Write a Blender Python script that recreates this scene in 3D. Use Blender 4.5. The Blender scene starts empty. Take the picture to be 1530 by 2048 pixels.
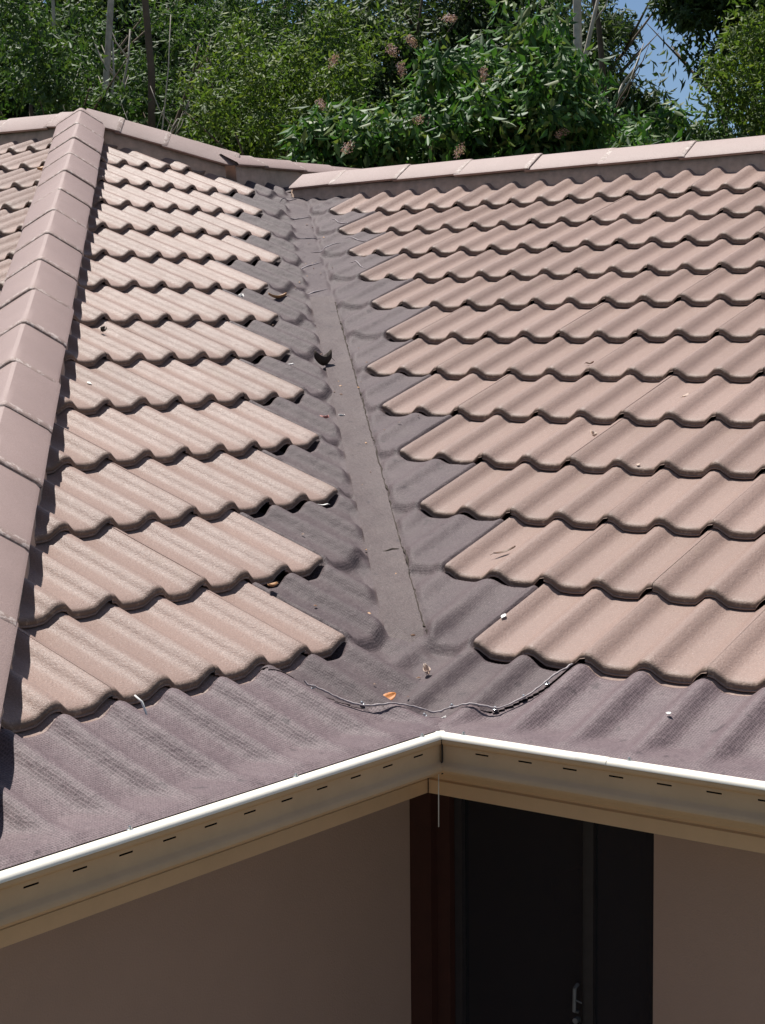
import bpy, bmesh, math, random
import numpy as np
from mathutils import Vector, Matrix
R = math.radians
random.seed(7); RNG = np.random.default_rng(7)
scene = bpy.context.scene
COL = scene.collection

# ------------------------------------------------------------------ camera
cam_d = bpy.data.cameras.new('camera'); cam = bpy.data.objects.new('camera', cam_d); COL.objects.link(cam)
cam_d.sensor_fit = 'VERTICAL'; cam_d.sensor_height = 24.0; cam_d.sensor_width = 24.0
cam_d.lens = 3514.18 / 2048 * 24.0
cam_d.clip_end = 1500
RM = np.array([[0.7991469723, 0.6010599379, -0.0095429396],
               [0.0520240124, -0.0849670543, -0.9950246740],
               [-0.5988803042, 0.7946744936, -0.0991707139]])
CAMP = (2.46365975, -3.3542296, 0.70565395)
m = Matrix.Identity(4)
for i in range(3):
    m[i][0] = RM[0][i]; m[i][1] = -RM[1][i]; m[i][2] = -RM[2][i]; m[i][3] = CAMP[i]
cam.matrix_world = m
scene.camera = cam

# ------------------------------------------------------------------ world, sun, exposure
SUN = Vector((-0.36, 0.13, 0.915)).normalized()
world = bpy.data.worlds.new('World'); scene.world = world; world.use_nodes = True
wn = world.node_tree; wn.nodes.clear()
wo = wn.nodes.new('ShaderNodeOutputWorld'); wb = wn.nodes.new('ShaderNodeBackground')
sky = wn.nodes.new('ShaderNodeTexSky'); sky.sky_type = 'NISHITA'; sky.sun_disc = False; sky.ozone_density = 4.0; sky.air_density = .8; sky.dust_density = .3
sky.sun_elevation = math.asin(SUN.z); sky.sun_rotation = math.atan2(SUN.x, SUN.y)
wtc = wn.nodes.new('ShaderNodeTexCoord'); wno = wn.nodes.new('ShaderNodeTexNoise'); wno.inputs['Scale'].default_value = 5.0
wno.inputs['Detail'].default_value = 7; wno.inputs['Roughness'].default_value = .6
wr = wn.nodes.new('ShaderNodeValToRGB'); wr.color_ramp.elements[0].position = .55; wr.color_ramp.elements[1].position = .62
wmix = wn.nodes.new('ShaderNodeMixRGB'); wmix.inputs[2].default_value = (6.5, 6.8, 7.4, 1)
wn.links.new(wtc.outputs['Generated'], wno.inputs['Vector']); wn.links.new(wno.outputs['Fac'], wr.inputs['Fac'])
wn.links.new(wr.outputs['Color'], wmix.inputs[0]); wn.links.new(sky.outputs['Color'], wmix.inputs[1])
wn.links.new(wmix.outputs['Color'], wb.inputs['Color']); wb.inputs['Strength'].default_value = 0.06
wn.links.new(wb.outputs[0], wo.inputs['Surface'])
sd = bpy.data.lights.new('sun', 'SUN'); sd.energy = 5.0; sd.angle = R(.5); sd.color = (1, .965, .91)
sun = bpy.data.objects.new('sun', sd); COL.objects.link(sun)
sun.rotation_euler = SUN.to_track_quat('Z', 'Y').to_euler(); sun.location = (0, 0, 12)
vs = scene.view_settings; vs.view_transform = 'Standard'; vs.look = 'None'; vs.gamma = 1; vs.use_curve_mapping = False
vs.exposure = 0.58

# ------------------------------------------------------------------ helpers
def nmat(name):
    mt = bpy.data.materials.new(name); mt.use_nodes = True; nt = mt.node_tree
    return mt, nt, nt.nodes['Principled BSDF']
def N(nt, t, **kw):
    n = nt.nodes.new(t)
    for k, v in kw.items():
        if k.startswith('i_'):
            key = k[2:].replace('_', ' ')
            n.inputs[int(key) if key.isdigit() else key].default_value = v
        else: setattr(n, k, v)
    return n
def ramp(nt, src, p0, c0, p1, c1, extra=()):
    r = nt.nodes.new('ShaderNodeValToRGB'); e = r.color_ramp.elements
    e[0].position = p0; e[0].color = (*c0, 1); e[1].position = p1; e[1].color = (*c1, 1)
    for p, c in extra:
        q = e.new(p); q.color = (*c, 1)
    nt.links.new(src, r.inputs['Fac']); return r.outputs['Color']
def mix(nt, fac, a, b, mode='MIX'):
    x = nt.nodes.new('ShaderNodeMixRGB'); x.blend_type = mode
    for i, v in ((0, fac), (1, a), (2, b)):
        if isinstance(v, (int, float)): x.inputs[i].default_value = v
        elif isinstance(v, tuple): x.inputs[i].default_value = (*v, 1)
        else: nt.links.new(v, x.inputs[i])
    return x.outputs[0]
def mathn(nt, op, a, b=0.0):
    x = nt.nodes.new('ShaderNodeMath'); x.operation = op
    for i, v in ((0, a), (1, b)):
        if isinstance(v, (int, float)): x.inputs[i].default_value = v
        else: nt.links.new(v, x.inputs[i])
    return x.outputs[0]
def noise(nt, vec, scale, detail=3, rough=.5):
    n = N(nt, 'ShaderNodeTexNoise'); n.inputs['Scale'].default_value = scale
    n.inputs['Detail'].default_value = detail; n.inputs['Roughness'].default_value = rough
    nt.links.new(vec, n.inputs['Vector']); return n.outputs['Fac']
def bump(nt, b, h, strength, dist, prev=None):
    n = N(nt, 'ShaderNodeBump'); n.inputs['Strength'].default_value = strength; n.inputs['Distance'].default_value = dist
    nt.links.new(h, n.inputs['Height'])
    if prev is not None: nt.links.new(prev, n.inputs['Normal'])
    nt.links.new(n.outputs[0], b.inputs['Normal']); return n.outputs[0]
def worldpos(nt): return N(nt, 'ShaderNodeNewGeometry').outputs['Position']

def tag(o, label=None, cat=None, group=None, kind=None):
    if label: o['label'] = label
    if cat: o['category'] = cat
    if group: o['group'] = group
    if kind: o['kind'] = kind
    return o
def empty(name, loc=(0, 0, 0)):
    o = bpy.data.objects.new(name, None); o.location = loc; o.empty_display_size = .2; COL.objects.link(o); return o
def link(name, me, mats, parent=None, smooth=True):
    o = bpy.data.objects.new(name, me); COL.objects.link(o)
    if mats is not None:
        for mm in (mats if isinstance(mats, (list, tuple)) else [mats]): me.materials.append(mm)
    if smooth:
        me.polygons.foreach_set('use_smooth', [True] * len(me.polygons))
    if parent is not None:
        o.parent = parent
        o.matrix_parent_inverse = Matrix.Identity(4)
    return o
def pyd(name, v, f, mats, parent=None, smooth=True):
    me = bpy.data.meshes.new(name); me.from_pydata([tuple(map(float, a)) for a in v], [], f); me.update()
    return link(name, me, mats, parent, smooth)
class MB:
    def __init__(s): s.v = []; s.f = []
    def quad(s, a, b, c, d): n = len(s.v); s.v += [a, b, c, d]; s.f.append((n, n+1, n+2, n+3))
    def box(s, x0, x1, y0, y1, z0, z1):
        n = len(s.v); s.v += [(x, y, z) for x in (x0, x1) for y in (y0, y1) for z in (z0, z1)]
        s.f += [tuple(n+i for i in q) for q in ((0, 1, 3, 2), (4, 6, 7, 5), (0, 4, 5, 1), (2, 3, 7, 6), (0, 2, 6, 4), (1, 5, 7, 3))]
    def sweep(s, prof, p0, p1, outw, cap=True, m0=0.0, m1=0.0):
        """profile [(o, z)] swept from p0 to p1 ; outw = outward plan dir ; m0/m1 mitre slope: along shift per o"""
        p0 = Vector(p0); p1 = Vector(p1); d = (p1-p0).normalized(); o = Vector(outw)
        n = len(s.v); k = len(prof)
        for P, mm in ((p0, m0), (p1, m1)):
            for (a, z) in prof: s.v.append(tuple(P + o*a + Vector((0, 0, z)) + d*(mm*a)))
        for i in range(k-1): s.f.append((n+i, n+i+1, n+k+i+1, n+k+i))
    def tube(s, pts, r, seg=6, taper=None):
        pts = [Vector(p) for p in pts]; n0 = len(s.v); k = len(pts)
        for i, p in enumerate(pts):
            t = (pts[min(i+1, k-1)] - pts[max(i-1, 0)]).normalized()
            a = t.orthogonal().normalized() if i == 0 else (a - t*a.dot(t)).normalized()
            b = t.cross(a); rr = r if taper is None else r*taper[i] if isinstance(taper, (list, tuple)) else r*(1-(1-taper)*i/(k-1))
            for j in range(seg):
                th = 2*math.pi*j/seg; s.v.append(tuple(p + a*math.cos(th)*rr + b*math.sin(th)*rr))
        for i in range(k-1):
            for j in range(seg):
                q = n0+i*seg; s.f.append((q+j, q+(j+1) % seg, q+seg+(j+1) % seg, q+seg+j))
        s.f.append(tuple(n0+j for j in range(seg))[::-1]); s.f.append(tuple(n0+(k-1)*seg+j for j in range(seg)))
    def build(s, name, mats, parent=None, smooth=False): return pyd(name, s.v, s.f, mats, parent, smooth)
def autosmooth(o, ang=35):
    me = o.data; me.polygons.foreach_set('use_smooth', [True]*len(me.polygons))
    try: me.set_sharp_from_angle(angle=R(ang))
    except Exception: pass
    return o

# ------------------------------------------------------------------ roof geometry constants (metres; origin = inner corner of the first butts)
pR, pL = 0.369440429, 0.399791866
tR, tL, tF = math.tan(pR), math.tan(pL), 0.4033
pF = math.atan(tF)
G = 0.334408; XR0, YL0, LZ = 0.495380, -0.332049, 0.034096
YR = 3.80                                   # right ridge
APEX = Vector((-4.2495, 3.0335, 1.796)); VTOP = Vector((-3.483, 3.80, 1.472))
KF = 1.796 - 3.0335*tF
GF, SF0, XF0 = 0.344, 0.210, -4.49
CORNER = Vector((0.376, -0.386, -0.130))    # inner corner of the gutter lip
TH = 0.024; PAN = 0.026

def prof_u(u):                              # tile cross profile, crest = 0, period 0.15 m
    t = np.abs((np.asarray(u, float)/.15 + .5) % 1.0 - .5)*.15
    a = np.clip((t-.005)/.042, 0, 1); s = a*a*(3-2*a)
    return -PAN*s - .0015*np.clip((t-.052)/.02, 0, 1)

# ------------------------------------------------------------------ materials
def mk_tile():
    mt, nt, b = nmat('tile_paint')
    oi = N(nt, 'ShaderNodeObjectInfo').outputs['Random']; P = worldpos(nt)
    base = ramp(nt, oi, 0, (.240, .166, .141), 1, (.325, .227, .194))
    big = noise(nt, P, 1.7, 4, .6); base = mix(nt, mathn(nt, 'MULTIPLY', big, .5), base, (.36, .245, .195))
    fine = noise(nt, P, 230, 3, .8)
    base = mix(nt, ramp(nt, fine, .36, (.62,)*3, .62, (0,)*3), base, (.20, .145, .125))
    base = mix(nt, ramp(nt, noise(nt, P, 300, 2, .8), .60, (0,)*3, .72, (.45,)*3), base, (.60, .50, .46))
    st = noise(nt, P, 9, 5, .7); base = mix(nt, ramp(nt, st, .60, (0,)*3, .78, (.35,)*3), base, (.30, .235, .175))
    # brown weathering flecks on the roughly painted butt faces
    g = N(nt, 'ShaderNodeNewGeometry'); att = N(nt, 'ShaderNodeAttribute', attribute_name='butt').outputs['Fac']
    fl = ramp(nt, noise(nt, P, 75, 4, .75), .52, (0,)*3, .66, (1,)*3)
    base = mix(nt, mathn(nt, 'MULTIPLY', att, .9), base, mix(nt, fl, (.160, .112, .084), (.30, .225, .175)))
    nt.links.new(base, b.inputs['Base Color'])
    rr = ramp(nt, noise(nt, P, 14, 3), .3, (.38,)*3, .7, (.50,)*3); nt.links.new(rr, b.inputs['Roughness'])
    b.inputs['Specular IOR Level'].default_value = .13; b.inputs['Coat Weight'].default_value = .045; b.inputs['Coat Roughness'].default_value = .27
    h = mathn(nt, 'ADD', noise(nt, P, 190, 3, .75), mathn(nt, 'MULTIPLY', noise(nt, P, 60, 3), .5))
    nb = bump(nt, b, h, .8, .0024)
    cb = N(nt, 'ShaderNodeBump'); cb.inputs['Strength'].default_value = .6; cb.inputs['Distance'].default_value = .0022
    nt.links.new(noise(nt, P, 170, 2, .7), cb.inputs['Height']); nt.links.new(cb.outputs[0], b.inputs['Coat Normal'])
    return mt
def mk_plain(name, col, rough=.5, spec=.5, var=.15, nscale=30, bmp=0.0, bscale=200, metallic=0):
    mt, nt, b = nmat(name); P = worldpos(nt)
    c2 = tuple(c*(1-var*2) for c in col)
    nt.links.new(ramp(nt, noise(nt, P, nscale, 5, .65), .3, c2, .7, col), b.inputs['Base Color'])
    b.inputs['Roughness'].default_value = rough; b.inputs['Specular IOR Level'].default_value = spec; b.inputs['Metallic'].default_value = metallic
    if bmp: bump(nt, b, noise(nt, P, bscale, 4, .6), bmp, .002)
    return mt
def mk_mesh(name, c0, c1, pitch, rough, dustc):
    mt, nt, b = nmat(name); P = worldpos(nt)
    sx = N(nt, 'ShaderNodeSeparateXYZ'); nt.links.new(P, sx.inputs[0])
    k = 2*math.pi/pitch
    wob = mathn(nt, 'MULTIPLY', noise(nt, P, 5, 2), 9.0)
    wx = mathn(nt, 'SINE', mathn(nt, 'ADD', mathn(nt, 'MULTIPLY', sx.outputs[0], k), wob)); wy = mathn(nt, 'SINE', mathn(nt, 'ADD', mathn(nt, 'MULTIPLY', sx.outputs[1], k), wob))
    thread = ramp(nt, mathn(nt, 'MAXIMUM', wx, wy), .0, (0,)*3, .9, (1,)*3)
    base = mix(nt, ramp(nt, noise(nt, P, 3.2, 6, .7), .35, (0,)*3, .65, (1,)*3), c0, c1)
    dust = ramp(nt, noise(nt, P, 8, 7, .8), .46, (0,)*3, .74, (.6,)*3)
    base = mix(nt, dust, base, dustc)
    spots = ramp(nt, noise(nt, P, 24, 2, .4), .69, (0,)*3, .73, (.5,)*3)
    base = mix(nt, spots, base, (.040, .030, .033))
    grit = ramp(nt, noise(nt, P, 210, 3, .85), .38, (.5,)*3, .58, (0,)*3)
    base = mix(nt, grit, base, (.028, .020, .022))
    base = mix(nt, ramp(nt, noise(nt, P, 330, 2, .8), .58, (0,)*3, .70, (.5,)*3), base, (.34, .28, .28))
    base = mix(nt, thread, mix(nt, .45, base, (.03, .022, .024)), base)
    nt.links.new(base, b.inputs['Base Color'])
    b.inputs['Roughness'].default_value = rough; b.inputs['Specular IOR Level'].default_value = .22; b.inputs['Sheen Weight'].default_value = .0; b.inputs['Sheen Roughness'].default_value = .4
    h = mathn(nt, 'ADD', mathn(nt, 'MULTIPLY', thread, .5), noise(nt, P, 240, 3, .8)); n1 = bump(nt, b, h, .28, .0016)
    wr_ = noise(nt, P, 13, 5, .62); bump(nt, b, wr_, .30, .025, n1)
    return mt
M = {}
M['tile'] = mk_tile()
def mk_cap():
    mt, nt, b = nmat('ridge_cap_paint'); P = worldpos(nt)
    base = ramp(nt, noise(nt, P, 5, 4, .6), .3, (.300, .216, .195), .7, (.345, .250, .226))
    base = mix(nt, ramp(nt, noise(nt, P, 230, 3, .8), .36, (.45,)*3, .62, (0,)*3), base, (.22, .16, .145))
    att = N(nt, 'ShaderNodeAttribute', attribute_name='butt').outputs['Fac']
    fl = ramp(nt, noise(nt, P, 48, 4, .75), .50, (0,)*3, .60, (1,)*3)
    base = mix(nt, mathn(nt, 'MULTIPLY', att, .6), base, mix(nt, fl, (.27, .195, .165), (.60, .52, .47)))
    nt.links.new(base, b.inputs['Base Color']); b.inputs['Roughness'].default_value = .55; b.inputs['Specular IOR Level'].default_value = .28
    bump(nt, b, noise(nt, P, 260, 4, .7), .5, .003); return mt
M['cap'] = mk_cap()
M['mortar'] = mk_plain('mortar_paint', (.60, .42, .31), .8, .25, .14, 26, .9, 90)
M['deck'] = mk_plain('roof_underlay', (.03, .026, .026), .9, .1)
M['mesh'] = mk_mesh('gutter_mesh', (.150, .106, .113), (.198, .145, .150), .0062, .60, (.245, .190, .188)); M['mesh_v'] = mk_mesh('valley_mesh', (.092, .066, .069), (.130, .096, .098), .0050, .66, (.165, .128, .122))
M['mesh_edge'] = mk_plain('frayed_mesh_edge', (.42, .36, .36), .6, .3, .25, 160)
M['crease'] = mk_plain('mesh_crease', (.30, .25, .26), .5, .3, .1, 90)
M['gutter'] = mk_plain('gutter_cream', (.60, .395, .225), .65, .12, .05, 12, .06, 60)
M['fascia'] = mk_plain('fascia_tan', (.70, .46, .27), .5, .4, .05, 10, .12, 120)
M['wall'] = mk_plain('wall_render', (.44, .295, .225), .9, .2, .03, 4, .5, 240)
M['soffit'] = mk_plain('soffit_board', (.55, .47, .40), .7, .3)
M['timber'] = mk_plain('red_brown_timber', (.055, .018, .012), .5, .4, .12, 20)
M['frame'] = mk_plain('dark_door_frame', (.035, .03, .032), .4, .5)
M['room'] = mk_plain('dark_room', (.05, .045, .05), .9, .2)
M['metal'] = mk_plain('galvanised_steel', (.55, .57, .58), .28, .6, .08, 60, metallic=.85)
M['white'] = mk_plain('white_scrap', (.82, .80, .76), .6, .4, .06)
M['dark'] = mk_plain('dark_bark', (.06, .045, .035), .8, .2, .2, 40)
gm, gnt, gb = nmat('door_glass'); gb.inputs['Base Color'].default_value = (.018, .018, .022, 1); gb.inputs['Roughness'].default_value = .06
gb.inputs['Specular IOR Level'].default_value = .5; gb.inputs['Alpha'].default_value = .80; M['glass'] = gm

# ------------------------------------------------------------------ ground and hill (setting)
def mk_ground(name, c0, c1, sc):
    mt, nt, b = nmat(name); P = worldpos(nt)
    nt.links.new(ramp(nt, noise(nt, P, sc, 8, .7), .3, c0, .7, c1), b.inputs['Base Color']); b.inputs['Roughness'].default_value = .95
    bump(nt, b, noise(nt, P, sc*6, 5, .6), .8, .05); return mt
M['grass'] = mk_ground('rough_grass', (.035, .055, .018), (.09, .10, .035), 2.2)
M['paving'] = mk_ground('concrete_paving', (.15, .12, .10), (.22, .18, .145), 3)
gz = -2.75
n = 90; gx = np.linspace(-1, 1, n); gx = np.sign(gx)*np.abs(gx)**2.2*500
vv = []; 
for yy in gx:
    for xx in gx:
        d = (-.6*xx + .795*yy); rise = max(0, d-24)*.17*(1 if d < 90 else 90/d); vv.append((xx, yy, gz + min(rise, 14) + (.25*math.sin(xx*.4)*math.cos(yy*.33) if d > 20 else 0)))
ff = [(j*n+i, j*n+i+1, (j+1)*n+i+1, (j+1)*n+i) for j in range(n-1) for i in range(n-1)]
o = pyd('ground', vv, ff, M['grass']); tag(o, kind='structure', label='rough green ground rising to a bank behind the house')
mb = MB(); mb.box(-.02, 9, -9, .01, gz-.1, gz+.04); o = mb.build('courtyard_paving', M['paving']); tag(o, kind='structure')

# ------------------------------------------------------------------ house
house = empty('house', (0, 0, gz))
tag(house, 'single storey house with pinkish brown tiled hip roof, cream gutters and brown rendered walls', 'house')
ROOT = Matrix.Translation((0, 0, -gz))
def H(o):                                    # parent a part built in world coordinates to the house
    o.parent = house; o.matrix_parent_inverse = Matrix.Translation((0, 0, -gz)); return o
def sub(o, part):
    o.parent = part; o.matrix_parent_inverse = Matrix.Identity(4); return o

def deck(name, poly, label=None):
    nrm = (Vector(poly[1])-Vector(poly[0])).cross(Vector(poly[2])-Vector(poly[0])).normalized()
    if nrm.z < 0: nrm = -nrm
    top = [Vector(p) - nrm*.075 for p in poly]; bot = [p - nrm*.03 for p in top]; k = len(poly)
    f = [tuple(range(k)), tuple(range(2*k-1, k-1, -1))] + [(i, k+i, k+(i+1) % k, (i+1) % k) for i in range(k)]
    o = pyd(name, top+bot, f, M['deck'], None, False); H(o)
    if label: o['label'] = label
    return o
zR = lambda x, y: tR*y
zL = lambda x, y: -tL*x
zF = lambda x, y: KF + tF*y
XE = 2.10                                     # right end of the right wing
hipx = lambda y: (y + 1.42)/-1.048
slopeR = deck('roof_slope', [(.33, -.33, zR(0, -.33)), (XE+.6, -.33, zR(0, -.33)), (XE+.6, YR, zR(0, YR)), tuple(VTOP)], 'right hand slope of fully tiled pinkish brown tiles')
yhE = -1.048*.33-1.42
slopeL = deck('roof_slope', [(.33, -.33, -tL*.33), tuple(VTOP), (-2.4, 4.9, 2.4*tL), (-3.70, 4.9, 1.564), (-3.70, 3.583, 1.564), tuple(APEX), (.33, yhE, -tL*.33)], 'middle slope between the hip ridge and the valley')
slopeF = deck('roof_slope', [(.33, yhE, zF(0, yhE)), tuple(APEX), (-9, APEX.y, APEX.z), (-9, yhE, zF(0, yhE))], 'left hand slope beyond the hip ridge')
bk = [(-9, APEX.y, APEX.z), tuple(APEX), (-3.70, 3.583, 1.564), (-5.92, 5.80, .627), (-9, 5.80, .627), (-3.70, 4.9, 1.564), (-3.70, 6.3, 1.564), (-6.42, 6.3, .42), tuple(VTOP), (XE+.6, YR, VTOP.z), (XE+.6, 7.5, VTOP.z-1.56), (.08, 7.5, VTOP.z-1.56), (-2.4, 4.9, 2.4*tL), (-1.0, 6.3, .42)]
slopeB = pyd('roof_slope', bk, [(0, 1, 2, 3, 4), (2, 5, 6, 7, 3), (8, 9, 10, 11), (5, 12, 13, 6)], M['tile'], None, False); H(slopeB); slopeB['label'] = 'rear slope falling away behind the ridges'

# --- tile meshes
def tile_arrays(u0, u1, seg_per=11):
    nu = max(4, int(round((u1-u0)/.15*seg_per)))
    us = np.linspace(u0+.0003, u1-.0003, nu+1)
    sprof = [(G+.045, None), (.20, None), (.045, 0.0), (.014, -.0004), (.0065, -.0022), (.002, -.0055), (0.0, -.0095)]
    V = []; B = []
    for (s, dz) in sprof:
        base = -TH*s/G
        z = base + (0 if dz is None else dz)
        for u in us:
            V.append((u, s, float(prof_u(u)) + z)); B.append(0.0 if s > .012 else .6 if s > .002 else 1.0)
    for kk, (s, dz) in enumerate(((.0, -.0150), (-.0030, -.0170), (-.0026, -.0195), (.022, -.0200))):
        for u in us:
            e = u1-u
            d = dz if e > .034 else -.013
            V.append((u, s, float(prof_u(u)) + (d if e > .034 else -.0105 - .0005*kk))); B.append(1.0 if kk in (0, 3) else .1)
    nr = len(sprof)+4; k = nu+1; F = []
    for r in range(nr-1):
        for i in range(nu): a = r*k+i; F.append((a, a+k, a+k+1, a+1))
    # end faces (thickness 13 mm)
    for i, uu in ((0, us[0]), (nu, us[-1])):
        prev = None
        for (s, dz) in sprof[:-1]:
            top = sprof.index((s, dz))*k+i
            V.append((uu, s, V[top][2]-.011)); B.append(.4); cur = len(V)-1
            if prev is not None: F.append((prev[0], top, cur, prev[1]) if i == 0 else (prev[0], prev[1], cur, top))
            prev = (top, cur)
    # hidden interlock tongue under the left neighbour
    n0 = len(V); 
    for (s, du, dz) in ((G+.04, -.022, -.013), (G+.04, .004, -.005), (.03, -.022, -.013), (.03, .004, -.005)):
        V.append((u0+du, s, float(prof_u(u0+du)) - TH*s/G + dz)); B.append(0)
    F.append((n0, n0+2, n0+3, n0+1))
    return V, F, B
def tile_mesh(u0, u1, clip=None):
    V, F, B = tile_arrays(u0, u1)
    me = bpy.data.meshes.new('roof_tile'); me.from_pydata(V, [], F); me.update()
    at = me.attributes.new('butt', 'FLOAT', 'POINT'); at.data.foreach_set('value', B)
    if clip:
        bm = bmesh.new(); bm.from_mesh(me)
        for co, no in clip:
            bmesh.ops.bisect_plane(bm, geom=bm.verts[:]+bm.edges[:]+bm.faces[:], plane_co=co, plane_no=no, clear_outer=True)
        bm.to_mesh(me); bm.free()
        if len(me.polygons) == 0: return None
    me.polygons.foreach_set('use_smooth', [True]*len(me.polygons)); me.set_sharp_from_angle(angle=R(52))
    me.materials.append(M['tile'])
    return me
FULL = tile_mesh(0, .3); HALFR = tile_mesh(.15, .3); HALFL = tile_mesh(0, .15)
# local frames: columns = u axis, upslope axis, normal ; origin function (u, s) -> world
def frame(axu, axs, org):
    nn = axu.cross(axs).normalized(); return axu, axs, nn, org
FR = frame(Vector((1, 0, 0)), Vector((0, math.cos(pR), math.sin(pR))), Vector((0, 0, 0)))
FL = frame(Vector((0, 1, 0)), Vector((-math.cos(pL), 0, math.sin(pL))), Vector((0, 0, 0)))
FF = frame(Vector((1, 0, 0)), Vector((0, math.cos(pF), math.sin(pF))), Vector((0, 0, KF)))
def place_tile(part, fr, u, s, me_kind='full', clip=None, jit=1.0, kick=0.0):
    au, as_, nn, org = fr
    o3 = org + au*u + as_*s
    mw = Matrix.Identity(4)
    for i in range(3): mw[i][0] = au[i]; mw[i][1] = as_[i]; mw[i][2] = nn[i]; mw[i][3] = o3[i]
    if kick: mw = mw @ Matrix.Rotation(kick, 4, 'X')
    if clip:
        inv = mw.inverted(); loc = []
        for co, no in clip: loc.append((inv @ Vector(co), (inv.to_3x3() @ Vector(no)).normalized()))
        rng = {'full': (0, .3), 'r': (.15, .3), 'l': (0, .15)}[me_kind]
        me = tile_mesh(*rng, clip=loc)
        if me is None: return None
    else: me = {'full': FULL, 'r': HALFR, 'l': HALFL}[me_kind]
    o = bpy.data.objects.new('roof_tile', me); COL.objects.link(o); o.parent = part
    j = Matrix.Translation((0, random.uniform(-.003, .003)*jit, random.uniform(-.0005, .0010)*jit)) @ Matrix.Rotation(R(random.uniform(-.22, .22))*jit, 4, 'Z')
    o.matrix_parent_inverse = Matrix.Identity(4); o.matrix_basis = Matrix.Translation((0, 0, -gz)) @ mw @ j if False else mw @ j
    return o
# the slopes are parts placed in world coordinates (identity basis under the house's inverse), so tiles use world matrices
STARTR = {1: -1, 2: -2, 3: -3, 4: -4, 5: -5, 6: -6, 7: -6.5, 8: -7.5, 9: -8.5, 10: -9.5, 11: -10.5, 12: -11.5}
ENDL = {1: .5, 2: 1.5, 3: 3, 4: 4, 5: 5, 6: 6, 7: 7, 8: 8, 9: 9.5, 10: 10.5, 11: 11.5, 12: 12.5}
capclip = .05
clipRr = ((0, YR-.05, 0), (0, 1, 0))
cnt = 0
for r in range(1, 13):
    s = (r-1)*G; c = STARTR[r]
    top = [clipRr] if r >= 12 else None
    if c != int(c): place_tile(slopeR, FR, XR0+.3*(c-.5), s, 'r', top, kick=.060 if r == 12 else 0); c += .5; cnt += 1
    c = int(c)
    while XR0+.3*c < XE-.29:
        place_tile(slopeR, FR, XR0+.3*c, s, 'full', top, kick=.060 if r == 12 else 0); c += 1; cnt += 1
c = 0
while XR0+.3*c < XE-.29:
    place_tile(slopeR, FR, XR0+.3*c, -G); c += 1; cnt += 1
# left (middle) slope, clipped on both hips
nh1 = Vector((-1.048, -1, 0)).normalized(); ch1 = Vector((APEX.x, APEX.y, 0)) - nh1*.055       # front hip : keep the side away from nh1
nh2 = Vector((-1, 1, 0)).normalized(); ch2 = Vector((APEX.x, APEX.y, 0)) - nh2*.055
def clip_need(fr, u0, u1, s, planes):
    au, as_, nn, org = fr; out = []; inside_all = True
    for co, no in planes:
        ds = [(org+au*u+as_*ss-Vector(co)).dot(Vector(no)) for u in (u0, u1) for ss in (s, s+G+.05)]
        ds = [d if abs(no[2]) > 1e-6 else (Vector(((org+au*u+as_*ss).x, (org+au*u+as_*ss).y, 0))-Vector((co[0], co[1], 0))).dot(Vector((no[0], no[1], 0))) for d, (u, ss) in zip(ds, [(u, ss) for u in (u0, u1) for ss in (s, s+G+.05)])]
        if min(ds) > 0: return None
        if max(ds) > 0: out.append((co, no))
    return out
P1 = ((ch1.x, ch1.y, 0), tuple(nh1)); P2 = ((ch2.x, ch2.y, 0), tuple(nh2))
for r in range(0, 15):
    s = LZ + (r-1)*G
    if r == 0: e = -1.0
    else: e = ENDL.get(r, {13: 13.5, 14: 14.5}.get(r, 15))
    c = e
    if r == 0:
        c = 0
    kind_last = (c != int(c))
    if kind_last:
        u = YL0+.3*(c-.5); cl = clip_need(FL, u, u+.15, s, [P1, P2])
        if cl is not None and place_tile(slopeL, FL, u, s, 'l', cl): cnt += 1
        c -= .5
    c = int(c)-1
    while True:
        u = YL0+.3*c; cl = clip_need(FL, u, u+.3, s, [P1, P2])
        if cl is None:
            if u < -1.048*(-s*math.cos(pL)) - 1.42: break
            c -= 1
            if c < -14: break
            continue
        if place_tile(slopeL, FL, u, s, 'full', cl): cnt += 1
        c -= 1
        if c < -14: break
# front-left slope beyond the hip
P3 = ((APEX.x+nh1.x*.055, APEX.y+nh1.y*.055, 0), tuple(-nh1)); P4 = ((0, APEX.y-.05, 0), (0, 1, 0))
far = []
for k in range(-5, 9):
    s = SF0 + (k-0)*GF
    if k == 8 and s*math.cos(pF) > APEX.y-.08: continue
    ylow = s*math.cos(pF); c = int((hipx(ylow)+.15-XF0)//.3)
    nput = 0
    while nput < (6 if k >= 1 else 2):
        u = XF0+.3*c; cl = clip_need(FF, u, u+.3, s, [P3, P4])
        if cl is not None:
            if place_tile(slopeF, FF, u, s, 'full', cl): cnt += 1; nput += 1
        c -= 1
        if c < -40: break
    far.append((s, c))
# outlying tiles, joined: rest of the left slope
V = []; F = []; Bv = []
tv, tf, tb = tile_arrays(0, .3, 5)
for s, c0 in far:
    c = c0
    while XF0+.3*c > -8.9:
        o3 = FF[3] + FF[0]*(XF0+.3*c) + FF[1]*s; b0 = len(V)
        if s*math.cos(pF) < APEX.y - .35:
            V += [tuple(o3 + FF[0]*a + FF[1]*b_ + FF[2]*c_) for a, b_, c_ in tv]; F += [tuple(b0+i for i in q) for q in tf]; Bv += tb
        c -= 1
o = pyd('outlying_tiles', V, F, M['tile'], slopeF); o['kind'] = 'stuff'; at = o.data.attributes.new('butt', 'FLOAT', 'POINT'); at.data.foreach_set('value', Bv)
print('tiles', cnt)

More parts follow.
